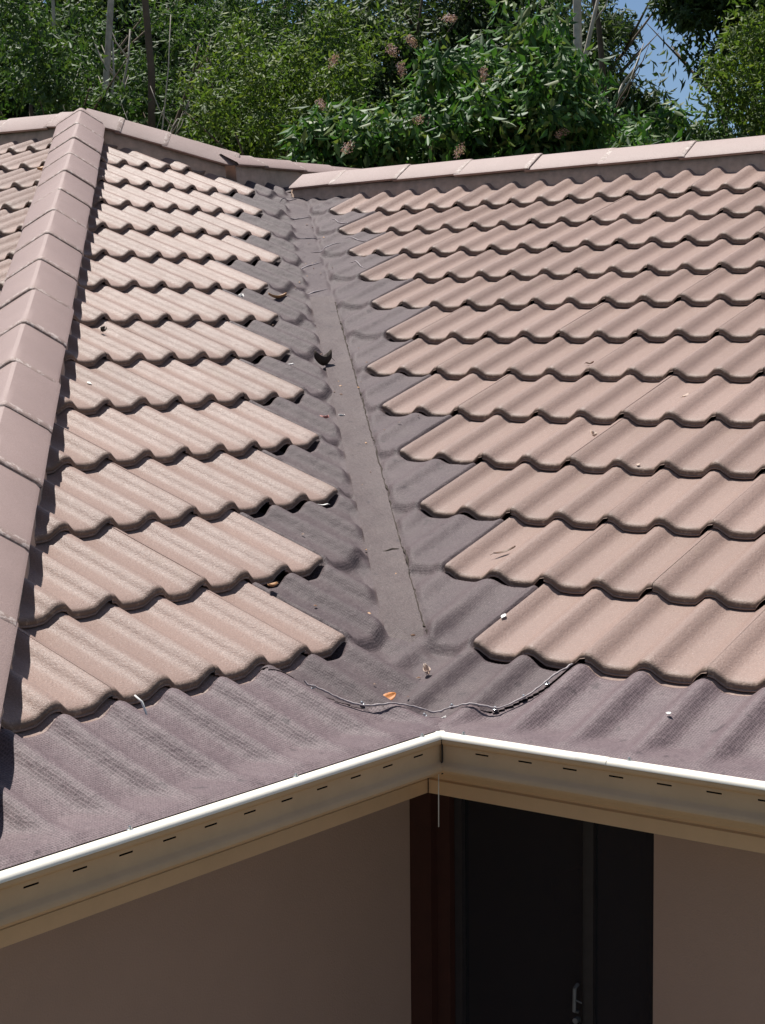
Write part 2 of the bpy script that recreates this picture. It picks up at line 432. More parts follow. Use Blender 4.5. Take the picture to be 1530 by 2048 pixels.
# --- ridge and hip capping with mortar bedding
HW, ER = .122, .012
def capping(p0, p1, stops, z_edge, z_crest, up_is_p0=True, label=None, zl=None, mort=(-.02, -.02), seedk=0, flip=False):
    """p0 -> p1 along the line (surface points); stops = distances of cap butts from p0 (butt = exposed end, facing p1)
    z_edge / z_crest heights above the line"""
    rnd = random.Random(seedk)
    p0 = Vector(p0); p1 = Vector(p1); d = (p1-p0).normalized(); dh = Vector((d.x, d.y, 0)).normalized()
    side = Vector((-dh.y, dh.x, 0)); up = side.cross(d).normalized() if side.cross(d).z > 0 else -side.cross(d).normalized()
    L = (p1-p0).length
    # mortar bedding: strip under the caps with an uneven lower edge
    nseg = max(8, int(L/.025)); V = []; F = []
    for i in range(nseg+1):
        P = p0 + d*(L*i/nseg); w = .100
        row = []
        for sg, drop in ((-1, mort[0]), (1, mort[1])):
            jit = rnd.uniform(-.006, .006); jj = rnd.uniform(-.003, .003)
            row.append((P + side*sg*(w+jj+.012) + up*(drop-.06), P + side*sg*(w+jj) + up*(z_edge-.004+jit*.2)))
        V += [row[0][0], row[0][1], row[1][1], row[1][0]]
    for i in range(nseg):
        a = i*4
        for j in range(3): F.append((a+j, a+j+1, a+4+j+1, a+4+j))
    F.append((0, 1, 2, 3)); F.append(tuple(nseg*4+j for j in (3, 2, 1, 0)))
    mo = pyd('mortar_bedding', V, F, M['mortar']); H(mo)
    if label: mo['label'] = label
    prev = 0.0
    for q, st in enumerate(stops):
        a = (prev-.03) if q else prev; ln = st-a; prev = st
        cs = [(-HW, z_edge), (-HW*.93, z_edge+.010), (-.020, z_crest-.008), (-.006, z_crest-.0005), (.006, z_crest-.0005), (.020, z_crest-.008), (HW*.93, z_edge+.010), (HW, z_edge)]
        inn = [(-HW+.002, z_edge-.004), (-HW+.013, z_edge-.003), (-.012, z_crest-.020), (.012, z_crest-.020), (HW-.013, z_edge-.003), (HW-.002, z_edge-.004)]
        V = []; F = []; k = len(cs)
        rows = [(0, 0, 1.0), (ln*.5, .003, 1.0), (ln-.030, .0062, 1.002), (ln-.028, .0065, 1.002), (ln-.005, .0058, 1.002), (ln-.001, .003, 1.0)]
        for (t, lift, sc) in rows:
            for (x, z) in cs: V.append(Vector((x*sc, t, z+lift)))
        for r_ in range(len(rows)-1):
            for i in range(k-1): b0 = r_*k+i; F.append((b0, b0+1, b0+k+1, b0+k))
        # butt end face
        base = (len(rows)-1)*k; n0 = len(V); kk = len(inn)
        F.append(tuple(base+i for i in range(k)))
        # underside lip along both long edges
        for (i0, i1) in ((0, 0), (k-1, 5)):
            pv = None
            for r_ in range(len(rows)):
                b0 = r_*k+i0; V.append(V[b0] + Vector((.012 if i0 == 0 else -.012, 0, -.008))); cur = len(V)-1
                if pv is not None: F.append((pv[0], b0, cur, pv[1]))
                pv = (b0, cur)
        F = [f for f in F if len(set(f)) == len(f)]
        me = bpy.data.meshes.new('ridge_cap'); me.from_pydata([tuple(v) for v in V], [], F); me.update()
        at = me.attributes.new('butt', 'FLOAT', 'POINT'); at.data.foreach_set('value', [1.0 if (3*k <= i_ < 6*k or False) else 0.0 for i_ in range(len(V))])
        me.polygons.foreach_set('use_smooth', [True]*len(me.polygons)); me.set_sharp_from_angle(angle=R(28)); me.materials.append(M['cap'])
        o = bpy.data.objects.new('ridge_cap', me); COL.objects.link(o); o.parent = mo; o.matrix_parent_inverse = Matrix.Identity(4)
        mw = Matrix.Identity(4); org = p0 + d*a
        for i in range(3): mw[i][0] = -side[i]; mw[i][1] = d[i]; mw[i][2] = up[i]; mw[i][3] = org[i]
        o.matrix_basis = mw @ Matrix.Translation((rnd.uniform(-.004, .004), 0, rnd.uniform(-.001, .002))) @ Matrix.Rotation(R(rnd.uniform(-.35, .35)), 4, 'Z')
    return mo
# front hip
hd = Vector((1, -1.048, -tL)); e1 = APEX + hd*((0.376+4.2495)/1)*1.0; Lh = (e1-APEX).length
st = [.10]; 
while st[-1] < Lh-.39: st.append(st[-1]+.392)
st.append(Lh)
capping(APEX, e1, st, .012, .090, label='long hip ridge running down the left between two slopes', mort=(-.045, -.045), seedk=1)
# rear hip from apex down to the valley head
e2 = Vector((-3.70, 3.583, 1.564)); L2 = (e2-APEX).length
capping(APEX, e2, [.20, .446, L2], .008, .092, label='short rear hip ridge stepping down from the apex', mort=(-.045, -.045), seedk=2)
capping(Vector((-3.70, 3.47, 1.560)), Vector((-3.70, 4.90, 1.560)), [.24, .555, .90, 1.25, 1.43], .028, .088, label='low ridge of a few caps passing behind the valley head', mort=(-.03, -.03), seedk=5)
# main ridge going left : caps butt towards the left
mr1 = Vector((-8.9, APEX.y, APEX.z))
st = [.16]
while st[-1] < 4.3: st.append(st[-1]+.39)
capping(APEX, mr1, st+[(mr1-APEX).length], -.012, .072, label='upper ridge at the far left', mort=(-.045, -.045), seedk=3)
# right ridge
rs = [x-VTOP.x-.06 for x in (-3.13, -2.73, -2.36, -1.965, -1.57, -1.165, -.77, -.38, .01, .4, .79, 1.18, 1.57, 1.96, 2.35, XE+.55)]
capping(VTOP+Vector((.06, 0, 0)), Vector((XE+.5, YR, VTOP.z)), rs, .0, .078, label='long ridge along the top of the right hand slope', mort=(-.04, -.04), seedk=4)

# ------------------------------------------------------------------ draped mesh: height of the tiled surface anywhere near the valley
cR, sR_, cL = math.cos(pR), math.sin(pR), math.cos(pL)
def surf(x, y, expose=True, rel=1.0, thf=.85, relR=1.0):
    sR = y/cR; kR = np.floor(sR/G); fR = sR/G-kR
    hR = np.where(kR < -1, 0., -TH*thf*fR) + rel*(relR*prof_u(x-XR0) - (1-relR)*.006)
    sl = (-x/cL - LZ); kL = np.floor(sl/G); fL = sl/G-kL
    hL = np.where(kL < -1, 0, -TH*thf*fL) + rel*prof_u(y-YL0)
    if expose:
        st = np.full_like(x, 99.); en = np.full_like(x, -99.)
        for r, c in STARTR.items(): st = np.where(kR == r-1, XR0+.3*c, st)
        for r, c in ENDL.items(): en = np.where(kL == r-1, YL0+.3*c, en)
        en = np.where(kL == 12, YL0+.3*13.5, en)
        hR = np.where(x > st+.02, hR-.058, np.where(x > st-.004, hR-.036, hR)); hL = np.where(y < en-.02, hL-.058, np.where(y < en+.004, hL-.036, hL))
    ZR = tR*np.minimum(y, 2*YR-y) + hR/cR; ZL = -tL*x + hL/cL
    return ZR, ZL
def blur(Z, k):
    for ax in (0, 1):
        w = np.exp(-np.arange(-3*int(k+1), 3*int(k+1)+1)**2/(2*k*k)); w /= w.sum(); h = len(w)//2
        Zp = np.pad(Z, [(h, h) if a == ax else (0, 0) for a in (0, 1)], mode='edge')
        Z = sum(w[i]*(Zp[i:i+Z.shape[0], :] if ax == 0 else Zp[:, i:i+Z.shape[1]]) for i in range(len(w)))
    return Z
def grid_mesh(name, X, Y, Z, keep, mat):
    nr, nc = X.shape; idx = np.arange(nr*nc).reshape(nr, nc)
    q = np.stack([idx[:-1, :-1], idx[:-1, 1:], idx[1:, 1:], idx[1:, :-1]], -1).reshape(-1, 4)
    kq = (keep[:-1, :-1] & keep[:-1, 1:] & keep[1:, 1:] & keep[1:, :-1]).reshape(-1); q = q[kq]
    used = np.unique(q); remap = -np.ones(nr*nc, int); remap[used] = np.arange(len(used)); q = remap[q]
    co = np.stack([X, Y, Z], -1).reshape(-1, 3)[used]
    a = co[q[:5, 1]]-co[q[:5, 0]]; b = co[q[:5, 2]]-co[q[:5, 1]]
    if np.cross(a, b)[:, 2].mean() < 0: q = q[:, ::-1]
    me = bpy.data.meshes.new(name); me.vertices.add(len(co)); me.vertices.foreach_set('co', co.astype('f').ravel())
    me.loops.add(q.size); me.loops.foreach_set('vertex_index', q.astype('i').ravel()); me.polygons.add(len(q))
    me.polygons.foreach_set('loop_start', np.arange(0, q.size, 4, dtype='i')); me.update(calc_edges=True)
    me.polygons.foreach_set('use_smooth', [True]*len(q)); o = bpy.data.objects.new(name, me); me.materials.append(mat); COL.objects.link(o); return H(o)
VN = 1.3563
def smooth_rand(shape, k, amp):
    n_ = blur(RNG.standard_normal(shape), k); return n_/n_.std()*amp
# valley piece, grid in (a along the valley, b across)
da = .0068
A_ = np.arange(-.47, 5.70, da); B_ = np.arange(-.70, .701, da)
AA, BB = np.meshgrid(A_, B_, indexing='ij')
X = (-.9163*AA + BB)/VN; Y = (AA + .9163*BB)/VN
ZR, ZL = surf(X, Y, rel=np.clip(.95+.1*(AA+.05)/.3, .95, 1.0), relR=np.clip(1-AA/.15*.55, .45, 1)); Z = np.maximum(ZR, ZL)
zfloor = AA/VN*tR*1.0                          # level of the valley line itself
strip = np.abs(BB + .004*np.sin(AA*7)) < .052
fade = np.clip((AA+.11)/.12, 0, 1); fade = fade*fade*(3-2*fade)
Z = np.where(strip, (zfloor - .016)*fade + Z*(1-fade), Z)
Z = blur(Z, 1.05) + .009 - .005*np.exp(-((BB-.052)/.008)**2)*fade
Z = Z + smooth_rand(Z.shape, 5, .0008) + smooth_rand(Z.shape, 16, .0024)
# loose folds where the cloth is bunched near the head of the valley
fold = smooth_rand(Z.shape, 3, 1.0); Z = Z + np.clip(fold-.9, 0, 2)*.0022*np.clip((AA-2.2)/1.5, 0, 1)
bb = np.array([-.70, -.27, -.138, .035, .154, .23, .334, .70]); aa = np.array([-.31, -.372, -.402, -.405, -.432, -.40, -.347, -.20])
AMIN = np.interp(BB, bb, aa)
keep = (AA > AMIN) & ((Y < YR-.035) | ((X < -3.5) & (Y < 4.4))) & (Y - X < 7.283-.06 + np.where(X > -3.66, 5, 0)) & (X > -3.66)
# bottom apron: stays on the valley shoulders only as far as the last tile butts
keep &= (np.abs(BB) < np.where(AA < .0, .36, .62+.0*AA))
lim = np.interp(AA, [-.5, 0, .5, 5], [.36, .40, .56, .62]); keep &= np.abs(BB) < lim
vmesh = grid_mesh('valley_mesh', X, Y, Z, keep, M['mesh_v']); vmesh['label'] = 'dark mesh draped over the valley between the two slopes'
sb = np.arange(-.047, .0471, .0067); SA = np.arange(-.035, 3.05, .012); SAA, SBB = np.meshgrid(SA, sb, indexing='ij')
SX = (-.9163*SAA + SBB)/VN; SY = (SAA + .9163*SBB)/VN
SZ = SAA/VN*tR - .016 + .0165 + .0012*np.sin(SAA*9) + smooth_rand(SAA.shape, 3, .0007) + .0010*(SBB/.047)**2 - .012*np.clip((.03-SAA)/.06, 0, 1)
M['strip'] = mk_mesh('valley_strip_mesh', (.105, .076, .073), (.140, .104, .098), .0047, .64, (.17, .13, .118))
vstrip = grid_mesh('valley_strip', SX, SY, SZ, np.ones(SAA.shape, bool), M['strip']); vstrip['label'] = 'flat lighter brown strip of mesh running down the bottom of the valley'
def zval(x, y):
    a = (-.9163*x+y)/VN; b = (x+.9163*y)/VN
    i = int(np.clip(round((a-A_[0])/da), 0, len(A_)-1)); j = int(np.clip(round((b-B_[0])/da), 0, len(B_)-1)); return float(Z[i, j])
ZVAL = Z.copy()
# gutter meshes
GH = {}
def gutter_grid(name, side):
    if side == 'R':
        xs = np.arange(-.06, XE+.001, .0075); ys = np.arange(CORNER.y, .075, .0075); XX, YY = np.meshgrid(xs, ys, indexing='ij'); sdist = YY-CORNER.y; butt = -G*cR
    else:
        xs = np.arange(CORNER.x, -.105, -.0075); ys = np.arange(-1.79, .05, .0075); XX, YY = np.meshgrid(xs, ys, indexing='ij'); sdist = CORNER.x-XX; butt = -(LZ-G)*cL
    ZR, ZL = surf(XX, YY, rel=1.0, thf=.9); ZZ = np.maximum(ZR, ZL)
    # beyond the eave butts the mesh spans to the gutter lip
    if side == 'R':
        w = np.clip((butt+.002-YY)/(butt-CORNER.y), 0, 1); zb, zb2 = surf(XX, np.full_like(YY, butt+.004), rel=.9); ZZ = np.where((w > 0) & (XX > .20), zb*(1-w)**1.6 + (CORNER.z+.003)*(1-(1-w)**1.6), ZZ)
    else:
        w = np.clip((XX-butt+.002)/(CORNER.x-butt), 0, 1); zb2, zb = surf(np.full_like(XX, butt-.004), YY, rel=.9); ZZ = np.where((w > 0) & (YY < -.15), zb*(1-w)**1.6 + (CORNER.z+.003)*(1-(1-w)**1.6), ZZ)
    # around the inner corner the cloth simply falls to the lip
    dist = np.maximum(XX-CORNER.x, 0) if side == 'R' else np.maximum(CORNER.y-YY, 0)
    near = np.exp(-((XX-CORNER.x)**2+(YY-CORNER.y)**2)/(2*.10**2))
    ZZ = np.maximum(ZZ, CORNER.z+.002 + .0*near)
    ZZ = blur(ZZ, 1.0)
    ed = np.clip((sdist-.020)/.03, 0, 1); ZZ = (CORNER.z+.003)*(1-ed) + ZZ*ed + smooth_rand(ZZ.shape, 6, .0006)*ed
    bcoord = (XX-CORNER.x + .9163*(YY-CORNER.y)*0 + (YY-CORNER.y)) if False else (XX+.9163*YY)/VN
    bc = (.376+.9163*-.386)/VN
    lineb = bc*np.clip(1-sdist/.4, 0, 1)
    kp = (bcoord > lineb-.008) if side == 'R' else (bcoord < lineb+.02)
    under = ((-.9163*XX+YY)/VN > np.interp(bcoord, bb, aa)+.10) & (np.abs(bcoord) < .3)
    kp &= (sdist > .0215) & ~under
    if side == 'L': ZZ = ZZ+.0022; kp &= YY > -1.048*XX-1.42-.02
    ZZ = ZZ + .0075*ed
    aco = (-.9163*XX+YY)/VN; ZZ = np.where(aco > np.interp(bcoord, bb, aa)+.012, ZZ-.007, ZZ)
    GH[side] = (XX, YY, ZZ, kp)
    return grid_mesh(name, XX, YY, ZZ, kp, M['mesh'])
gR = gutter_grid('gutter_mesh', 'R'); gR['label'] = 'mesh strip over the right hand gutter'
gL = gutter_grid('gutter_mesh', 'L'); gL['label'] = 'mesh strip over the left hand gutter'

P = []; W = []
for a in np.arange(-.02, 3.0, .018):
    b = .052 + random.uniform(-.0016, .0016); x = (-.9163*a+b)/VN; y = (a+.9163*b)/VN; P.append((x, y, zval(x, y)+.0006)); W.append(random.choice((.5, .7, 1.0, 1.0, 1.5, 2.2)) if random.random() < .5 else .8)
mb = MB(); mb.tube(P, .0021, 5, W); sub(mb.build('mesh_edge_shadow', M['dark'], None, True), vmesh)  # dark tube stands for the shadow line along the strip's right edge
# frayed folded hem with screws
def ztop(x, y):
    h = zval(x, y)
    for XX, YY, ZZ, kp in GH.values():
        i = int(np.clip(round((x-XX[0, 0])/(XX[1, 0]-XX[0, 0])), 0, XX.shape[0]-1)); j = int(np.clip(round((y-YY[0, 0])/(YY[0, 1]-YY[0, 0])), 0, XX.shape[1]-1))
        if kp[i, j]: h = max(h, float(ZZ[max(0, i-1):i+2, max(0, j-1):j+2].max()))
    return h+.0025
pts = []
for b in np.linspace(-.262, .336, 80):
    a = float(np.interp(b, bb, aa)) + random.uniform(-.0012, .0012); x = (-.9163*a+b)/VN; y = (a+.9163*b)/VN; pts.append((x, y, ztop(x, y)))
zs = [p[2] for p in pts]; sm = [max(zs[max(0, i-3):i+4])*.5 + sum(zs[max(0, i-6):i+7])/len(zs[max(0, i-6):i+7])*.5 for i in range(len(zs))]
pts = [(p[0], p[1], max(z, z0)) for p, z, z0 in zip(pts, sm, zs)]
mb = MB(); mb.tube(pts, .0022, 6, [random.uniform(.7, 1.25) for _ in pts]); sub(autosmooth(mb.build('mesh_hem', M['mesh_edge'])), vmesh)
def screw(x, y, z, part, nrm=(0, 0, 1), r=.0075):
    mb = MB(); n0 = Vector(nrm).normalized(); a = n0.orthogonal().normalized(); b = n0.cross(a); c = Vector((x, y, z))
    rings = [(r*1.25, 0), (r*1.25, .0014), (r*.72, .002), (r*.66, .0055), (r*.4, .007)]
    for rr, h in rings:
        for i in range(8): t = i*math.pi/4; mb.v.append(tuple(c+n0*h+a*math.cos(t)*rr+b*math.sin(t)*rr))
    for k in range(len(rings)-1):
        for i in range(8): mb.f.append((k*8+i, k*8+(i+1) % 8, k*8+8+(i+1) % 8, k*8+8+i))
    mb.f.append(tuple(32+i for i in range(8))); return sub(mb.build('screw', M['metal']), part)
for (x, y) in ((.451, -.085), (.431, -.150), (.396, -.210), (.075, -.440), (.160, -.378), (.255, -.277), (.285, -.215)):
    screw(x, y, ztop(x, y)+.001, vmesh, (0, -.3, 1), .0046)
# pale creases pulled across the upper valley
for (x0, y0, x1, y1) in ((-3.36, 3.52, -3.36, 3.70), (-3.07, 3.24, -3.03, 3.38), (-2.80, 2.97, -2.72, 3.07), (-2.58, 2.82, -2.49, 2.93),
                         (-2.44, 2.50, -2.43, 2.72), (-2.15, 2.20, -2.12, 2.37), (-2.55, 3.03, -2.33, 2.96), (-2.28, 2.72, -2.10, 2.60), (-2.85, 3.30, -2.62, 3.18)):
    P = []
    for t in np.linspace(0, 1, 14): x = x0+(x1-x0)*t; y = y0+(y1-y0)*t; P.append((x, y, zval(x, y)+.0015))
    mb = MB(); mb.tube(P, .0034, 5, [max(.15, math.sin(math.pi*t)) for t in np.linspace(0, 1, 14)]); sub(mb.build('mesh_crease', M['crease'], None, True), vmesh)

# ------------------------------------------------------------------ gutters (front face with a row of open slots), fascia, soffit
C_ = CORNER
lip = [(-.027, -.012), (-.0255, -.004), (-.022, .001), (-.016, .0025), (-.009, .002), (-.004, -.001), (-.0005, -.006), (.0005, -.012), (-.001, -.017), (-.004, -.0195), (-.006, -.0200), (-.006, -.0270)]
low = [(-.006, -.0302), (-.006, -.052), (-.003, -.056), (.005, -.060), (.009, -.065), (.010, -.071), (.006, -.077), (-.002, -.079), (-.120, -.083), (-.124, -.078), (-.124, -.045)]
def gutter(axis, p_in, p_out, outw, mit, label):
    gp = empty('gutter'); 
    o = MB(); o.sweep(lip, p_in, p_out, outw, m0=mit); o.sweep(low, p_in, p_out, outw, m0=mit)
    Lg = (Vector(p_out)-Vector(p_in)).length; d = (Vector(p_out)-Vector(p_in)).normalized(); ow = Vector(outw)
    a = .0; pos = .098 if axis == 'R' else .075; prev = mit*-.006
    face = lambda t, z: tuple(Vector(p_in)+d*t+ow*-.006+Vector((0, 0, z)))
    while pos < Lg-.05:
        o.quad(face(prev, -.0270), face(pos-.016, -.0270), face(pos-.016, -.0302), face(prev, -.0302)); prev = pos+.016; pos += .1055
    o.quad(face(prev, -.0270), face(Lg, -.0270), face(Lg, -.0302), face(prev, -.0302))
    g = autosmooth(o.build('gutter', M['gutter']), 40); H(g); g['label'] = label
    bpy.data.objects.remove(gp)
    return g
LEND = -1.86
gutR = gutter('R', C_, (XE, C_.y, C_.z), (0, -1, 0), 0, 'cream gutter under the right hand slope'); 
gutL = gutter('L', C_, (C_.x, LEND, C_.z), (1, 0, 0), 0, 'cream gutter under the left hand slope')
M['glare'] = mk_plain('lip_glare_white', (.86, .80, .69), .32, .5, .03, 40)  # pale strip whitens the gutter lip as if overexposed by the sun
glare = [(-.0285, -.004), (-.0260, .0015), (-.0200, .0045), (-.0120, .0050), (-.0050, .0032), (-.0010, .0002), (.0012, -.0035), (.0016, -.0065), (.0008, -.0070)]
mb = MB(); mb.sweep(glare, (C_.x-.0285, C_.y, C_.z), (XE, C_.y, C_.z), (0, -1, 0)); tr_ = H(autosmooth(mb.build('lip_glare', M['glare']), 50)); tr_['label'] = 'white trim strip standing in for sunlight on the lip of the right hand gutter'
mb = MB(); mb.sweep(glare, (C_.x, C_.y+.0285, C_.z), (C_.x, LEND, C_.z), (1, 0, 0)); tl_ = H(autosmooth(mb.build('lip_glare', M['glare']), 50)); tl_['label'] = 'white trim strip standing in for sunlight on the lip of the left hand gutter'
mb = MB(); mb.box(C_.x-.0285, C_.x-.0275, C_.y+.0, C_.y+.0275, C_.z-.004, C_.z+.0056)
# mitre: extend each inner profile to the 45 degree joint
# (for the re-entrant corner the parts inside the lip run on past the corner)
def mitre_fill(prof, part, name):
    mb = MB()
    for i in range(len(prof)-1):
        (a0, z0), (a1, z1) = prof[i], prof[i+1]
        if max(a0, a1) <= 0:
            # right run: from corner x back by |a|
            A0 = (C_.x, C_.y-a0, C_.z+z0); A1 = (C_.x, C_.y-a1, C_.z+z1); B1 = (C_.x+a1, C_.y-a1, C_.z+z1); B0 = (C_.x+a0, C_.y-a0, C_.z+z0)
            mb.quad(A0, A1, B1, B0)
            mb.quad((C_.x+a0, C_.y, C_.z+z0), (C_.x+a1, C_.y, C_.z+z1), (C_.x+a1, C_.y-a1, C_.z+z1), (C_.x+a0, C_.y-a0, C_.z+z0))
    return sub(mb.build(name, M['gutter']), part)
mitre_fill(lip+low, gutR, 'mitre_corner')
# thin dark joint line and seam lap on the right lip
mb = MB(); mb.box(C_.x+.0002, C_.x+.0016, C_.y-.0012, C_.y+.004, C_.z-.082, C_.z-.008); sub(mb.build('corner_joint', M['dark']), gutR)
mb = MB(); mb.sweep([(a*1.0+.0009, z+.0009) for a, z in glare[:8]], (C_.x+.325, C_.y, C_.z), (C_.x+.395, C_.y, C_.z), (0, -1, 0)); sub(autosmooth(mb.build('lip_lap', M['glare'])), tr_)
for (x, y, pt) in ((.356, -1.281, tl_), (.357, -.841, tl_), (.358, -.43, tl_), (.813, -.368, tr_), (1.25, -.368, tr_), (.42, -.368, tr_)):
    screw(x, y, C_.z+.0045, pt, (0, 0, 1), .0045)
FW = .128
fprof = [(-.016, -.040), (0, -.040), (0, -.100), (.0035, -.1035), (.0035, -.107), (0, -.111), (0, -.128), (-.004, -.1315), (-.004, -.1345), (.001, -.138), (.001, -.168), (-.018, -.168), (-.018, -.15)]
fx, fy = C_.x-FW, C_.y+FW
mb = MB(); mb.sweep(fprof, (fx, fy, C_.z), (XE+.02, fy, C_.z), (0, -1, 0)); fr_ = autosmooth(mb.build('fascia', M['fascia']), 30); H(fr_)
mb = MB(); mb.sweep(fprof, (fx, fy+.0, C_.z), (fx, LEND, C_.z), (1, 0, 0)); fl_ = autosmooth(mb.build('fascia', M['fascia']), 30); H(fl_)
mb = MB(); mb.box(fx+.0045, fx+.0062, fy-.0062, fy-.0045, C_.z-.168, C_.z-.07); sub(mb.build('corner_joint', M['dark']), fr_)
# outer walls and soffit
WX, WY = -.024, .014
mb = MB(); mb.box(WX, XE, fy+.002, WY-.001, C_.z-.166, C_.z-.155); H(mb.build('soffit', M['soffit']))
mb = MB(); mb.box(WX-.004, fx-.002, -1.82, fy+.001, C_.z-.1655, C_.z-.1545); H(mb.build('soffit', M['soffit']))
WT = C_.z-.156
mb = MB(); mb.box(WX-.2, WX, -1.55, WY+.2, gz, WT); wl = H(mb.build('wall', M['wall'])); wl['label'] = 'brown rendered wall under the left hand gutter'
DX0, DX1 = WX+.001, .664
mb = MB(); mb.box(DX1, XE-.25, WY, WY+.2, gz, WT); wr_ = H(mb.build('wall', M['wall'])); wr_['label'] = 'brown rendered wall to the right of the dark doorway'
mb = MB(); mb.box(-8.6, WX-.201, -1.55, -1.35, gz, WT); H(mb.build('wall', M['wall']))
mb = MB(); mb.box(XE-.25, XE-.05, WY, 7.9, gz, WT); H(mb.build('wall', M['wall']))
mb = MB(); mb.box(-8.6, XE-.25, 7.9, 8.1, gz, WT-.5); H(mb.build('wall', M['wall']))
# back wall, ceiling and floor of the room behind the doorway
mb = MB(); mb.box(WX-.19, DX1+1.2, 2.4, 2.5, gz, WT); mb.box(WX-.19, DX1+1.2, WY+.2, 2.4, WT-.02, WT+.02); mb.box(WX-.19, DX1+1.2, WY+.2, 2.4, gz, gz+.05)
mb.box(WX-.2, WX-.15, WY+.2, 2.4, gz+.05, WT-.02); mb.box(DX1+1.15, DX1+1.2, WY+.2, 2.4, gz+.05, WT-.02); H(mb.build('room_interior', M['room']))
# sliding door: red brown jamb, two panes, frames, handle with lock
door = MB(); door.box(WX+.001, .040, WY+.030, WY+.10, gz+.05, WT-.001); door = H(door.build('sliding_door', M['timber'])); door['label'] = 'dark glass sliding door with red brown timber jamb'
mb = MB(); mb.box(.0405, .078, WY+.055, WY+.10, gz+.05, WT-.003); o = sub(mb.build('inner_jamb', M['timber']), door)
mb = MB(); mb.box(.079, .100, WY+.075, WY+.11, gz+.06, WT-.004); mb.box(.440, .462, WY+.075, WY+.11, gz+.06, WT-.004); sub(mb.build('door_frame', M['frame']), door)
mb = MB(); mb.box(.4625, .485, WY+.045, WY+.074, gz+.06, WT-.005); mb.box(.640, .6635, WY+.045, WY+.074, gz+.06, WT-.005); sub(mb.build('door_frame', M['frame']), door)
mb = MB(); mb.box(.1002, .4398, WY+.090, WY+.096, gz+.06, WT-.006); sub(mb.build('glass_pane', M['glass']), door)
mb = MB(); mb.box(.4852, .6398, WY+.056, WY+.062, gz+.06, WT-.007); sub(mb.build('glass_pane', M['glass']), door)
mb = MB(); mb.tube([(.432, WY+.066, -.80), (.432, WY+.052, -.806), (.432, WY+.050, -.86), (.432, WY+.066, -.866)], .0045, 8); mb.tube([(.432, WY+.070, -.885), (.432, WY+.054, -.885)], .007, 10)
mb.tube([(.436, WY+.05, -.832), (.452, WY+.05, -.836)], .002, 6)
M['dull'] = mk_plain('dull_handle', (.20, .20, .20), .5, .4)
sub(autosmooth(mb.build('door_handle', M['dull'])), door)
# two slanted blue grey sheets added inside, standing in for reflections in the glass
M['blue'] = mk_plain('blue_grey_reflection', (.07, .085, .11), .8, .2)
for z0 in (-.60, -1.05):
    mb = MB(); n = 10
    pts = [(.12+.30*i/n, WY+.45+.05*math.sin(i), z0-.10+.14*i/n) for i in range(n+1)]
    for i in range(n):
        a, b = pts[i], pts[i+1]; mb.quad(a, b, (b[0], b[1]+.05, b[2]-.13), (a[0], a[1]+.05, a[2]-.13))
    o = mb.build('reflection_sheet', M['blue']); mod = o.modifiers.new('thick', 'SOLIDIFY'); mod.thickness = .006
    tag(o, 'slanted blue grey sheet standing in for a reflection in the door glass, ' + ('the upper one' if z0 > -.8 else 'the lower one'), 'cloth', 'reflections behind the door')
mb = MB(); mb.tube([(.566, WY+.16, -.60), (.575, WY+.155, -.66), (.584, WY+.15, -.75), (.600, WY+.14, -.95), (.62, WY+.13, -1.3), (.66, WY+.135, gz+.30)], .008, 8)
bro = mb.build('broom', M['dark'], None, True); tag(bro, 'dark curved broom handle leaning inside the right door pane', 'broom')
mb = MB(); mb.box(.60, .74, WY+.10, WY+.17, gz+.05, gz+.32); sub(mb.build('broom_head', M['dark']), bro)

M['curtain'] = mk_plain('dull_brown_curtain', (.16, .12, .115), .9, .1)
cv = []; 
for i in range(41):
    x = .47+.22*i/40; yy = WY+.30+.012*math.sin(i*1.1); cv += [(x, yy, gz+.08), (x, yy, WT-.03)]
o = pyd('curtain', cv, [(2*i, 2*i+2, 2*i+3, 2*i+1) for i in range(40)], M['curtain']); mod = o.modifiers.new('thick', 'SOLIDIFY'); mod.thickness = .003
tag(o, 'dull brown curtain hanging behind the narrow right door pane', 'curtain')
# hanging thread at the gutter corner
mb = MB(); mb.tube([(.3255, -.3250, C_.z-.083), (.3250, -.3252, C_.z-.15), (.3245, -.3250, -.348)], .0011, 6)
o = mb.build('hanging_thread', M['white'], None, True); tag(o, 'thin white thread hanging from the underside of the gutter corner', 'thread')

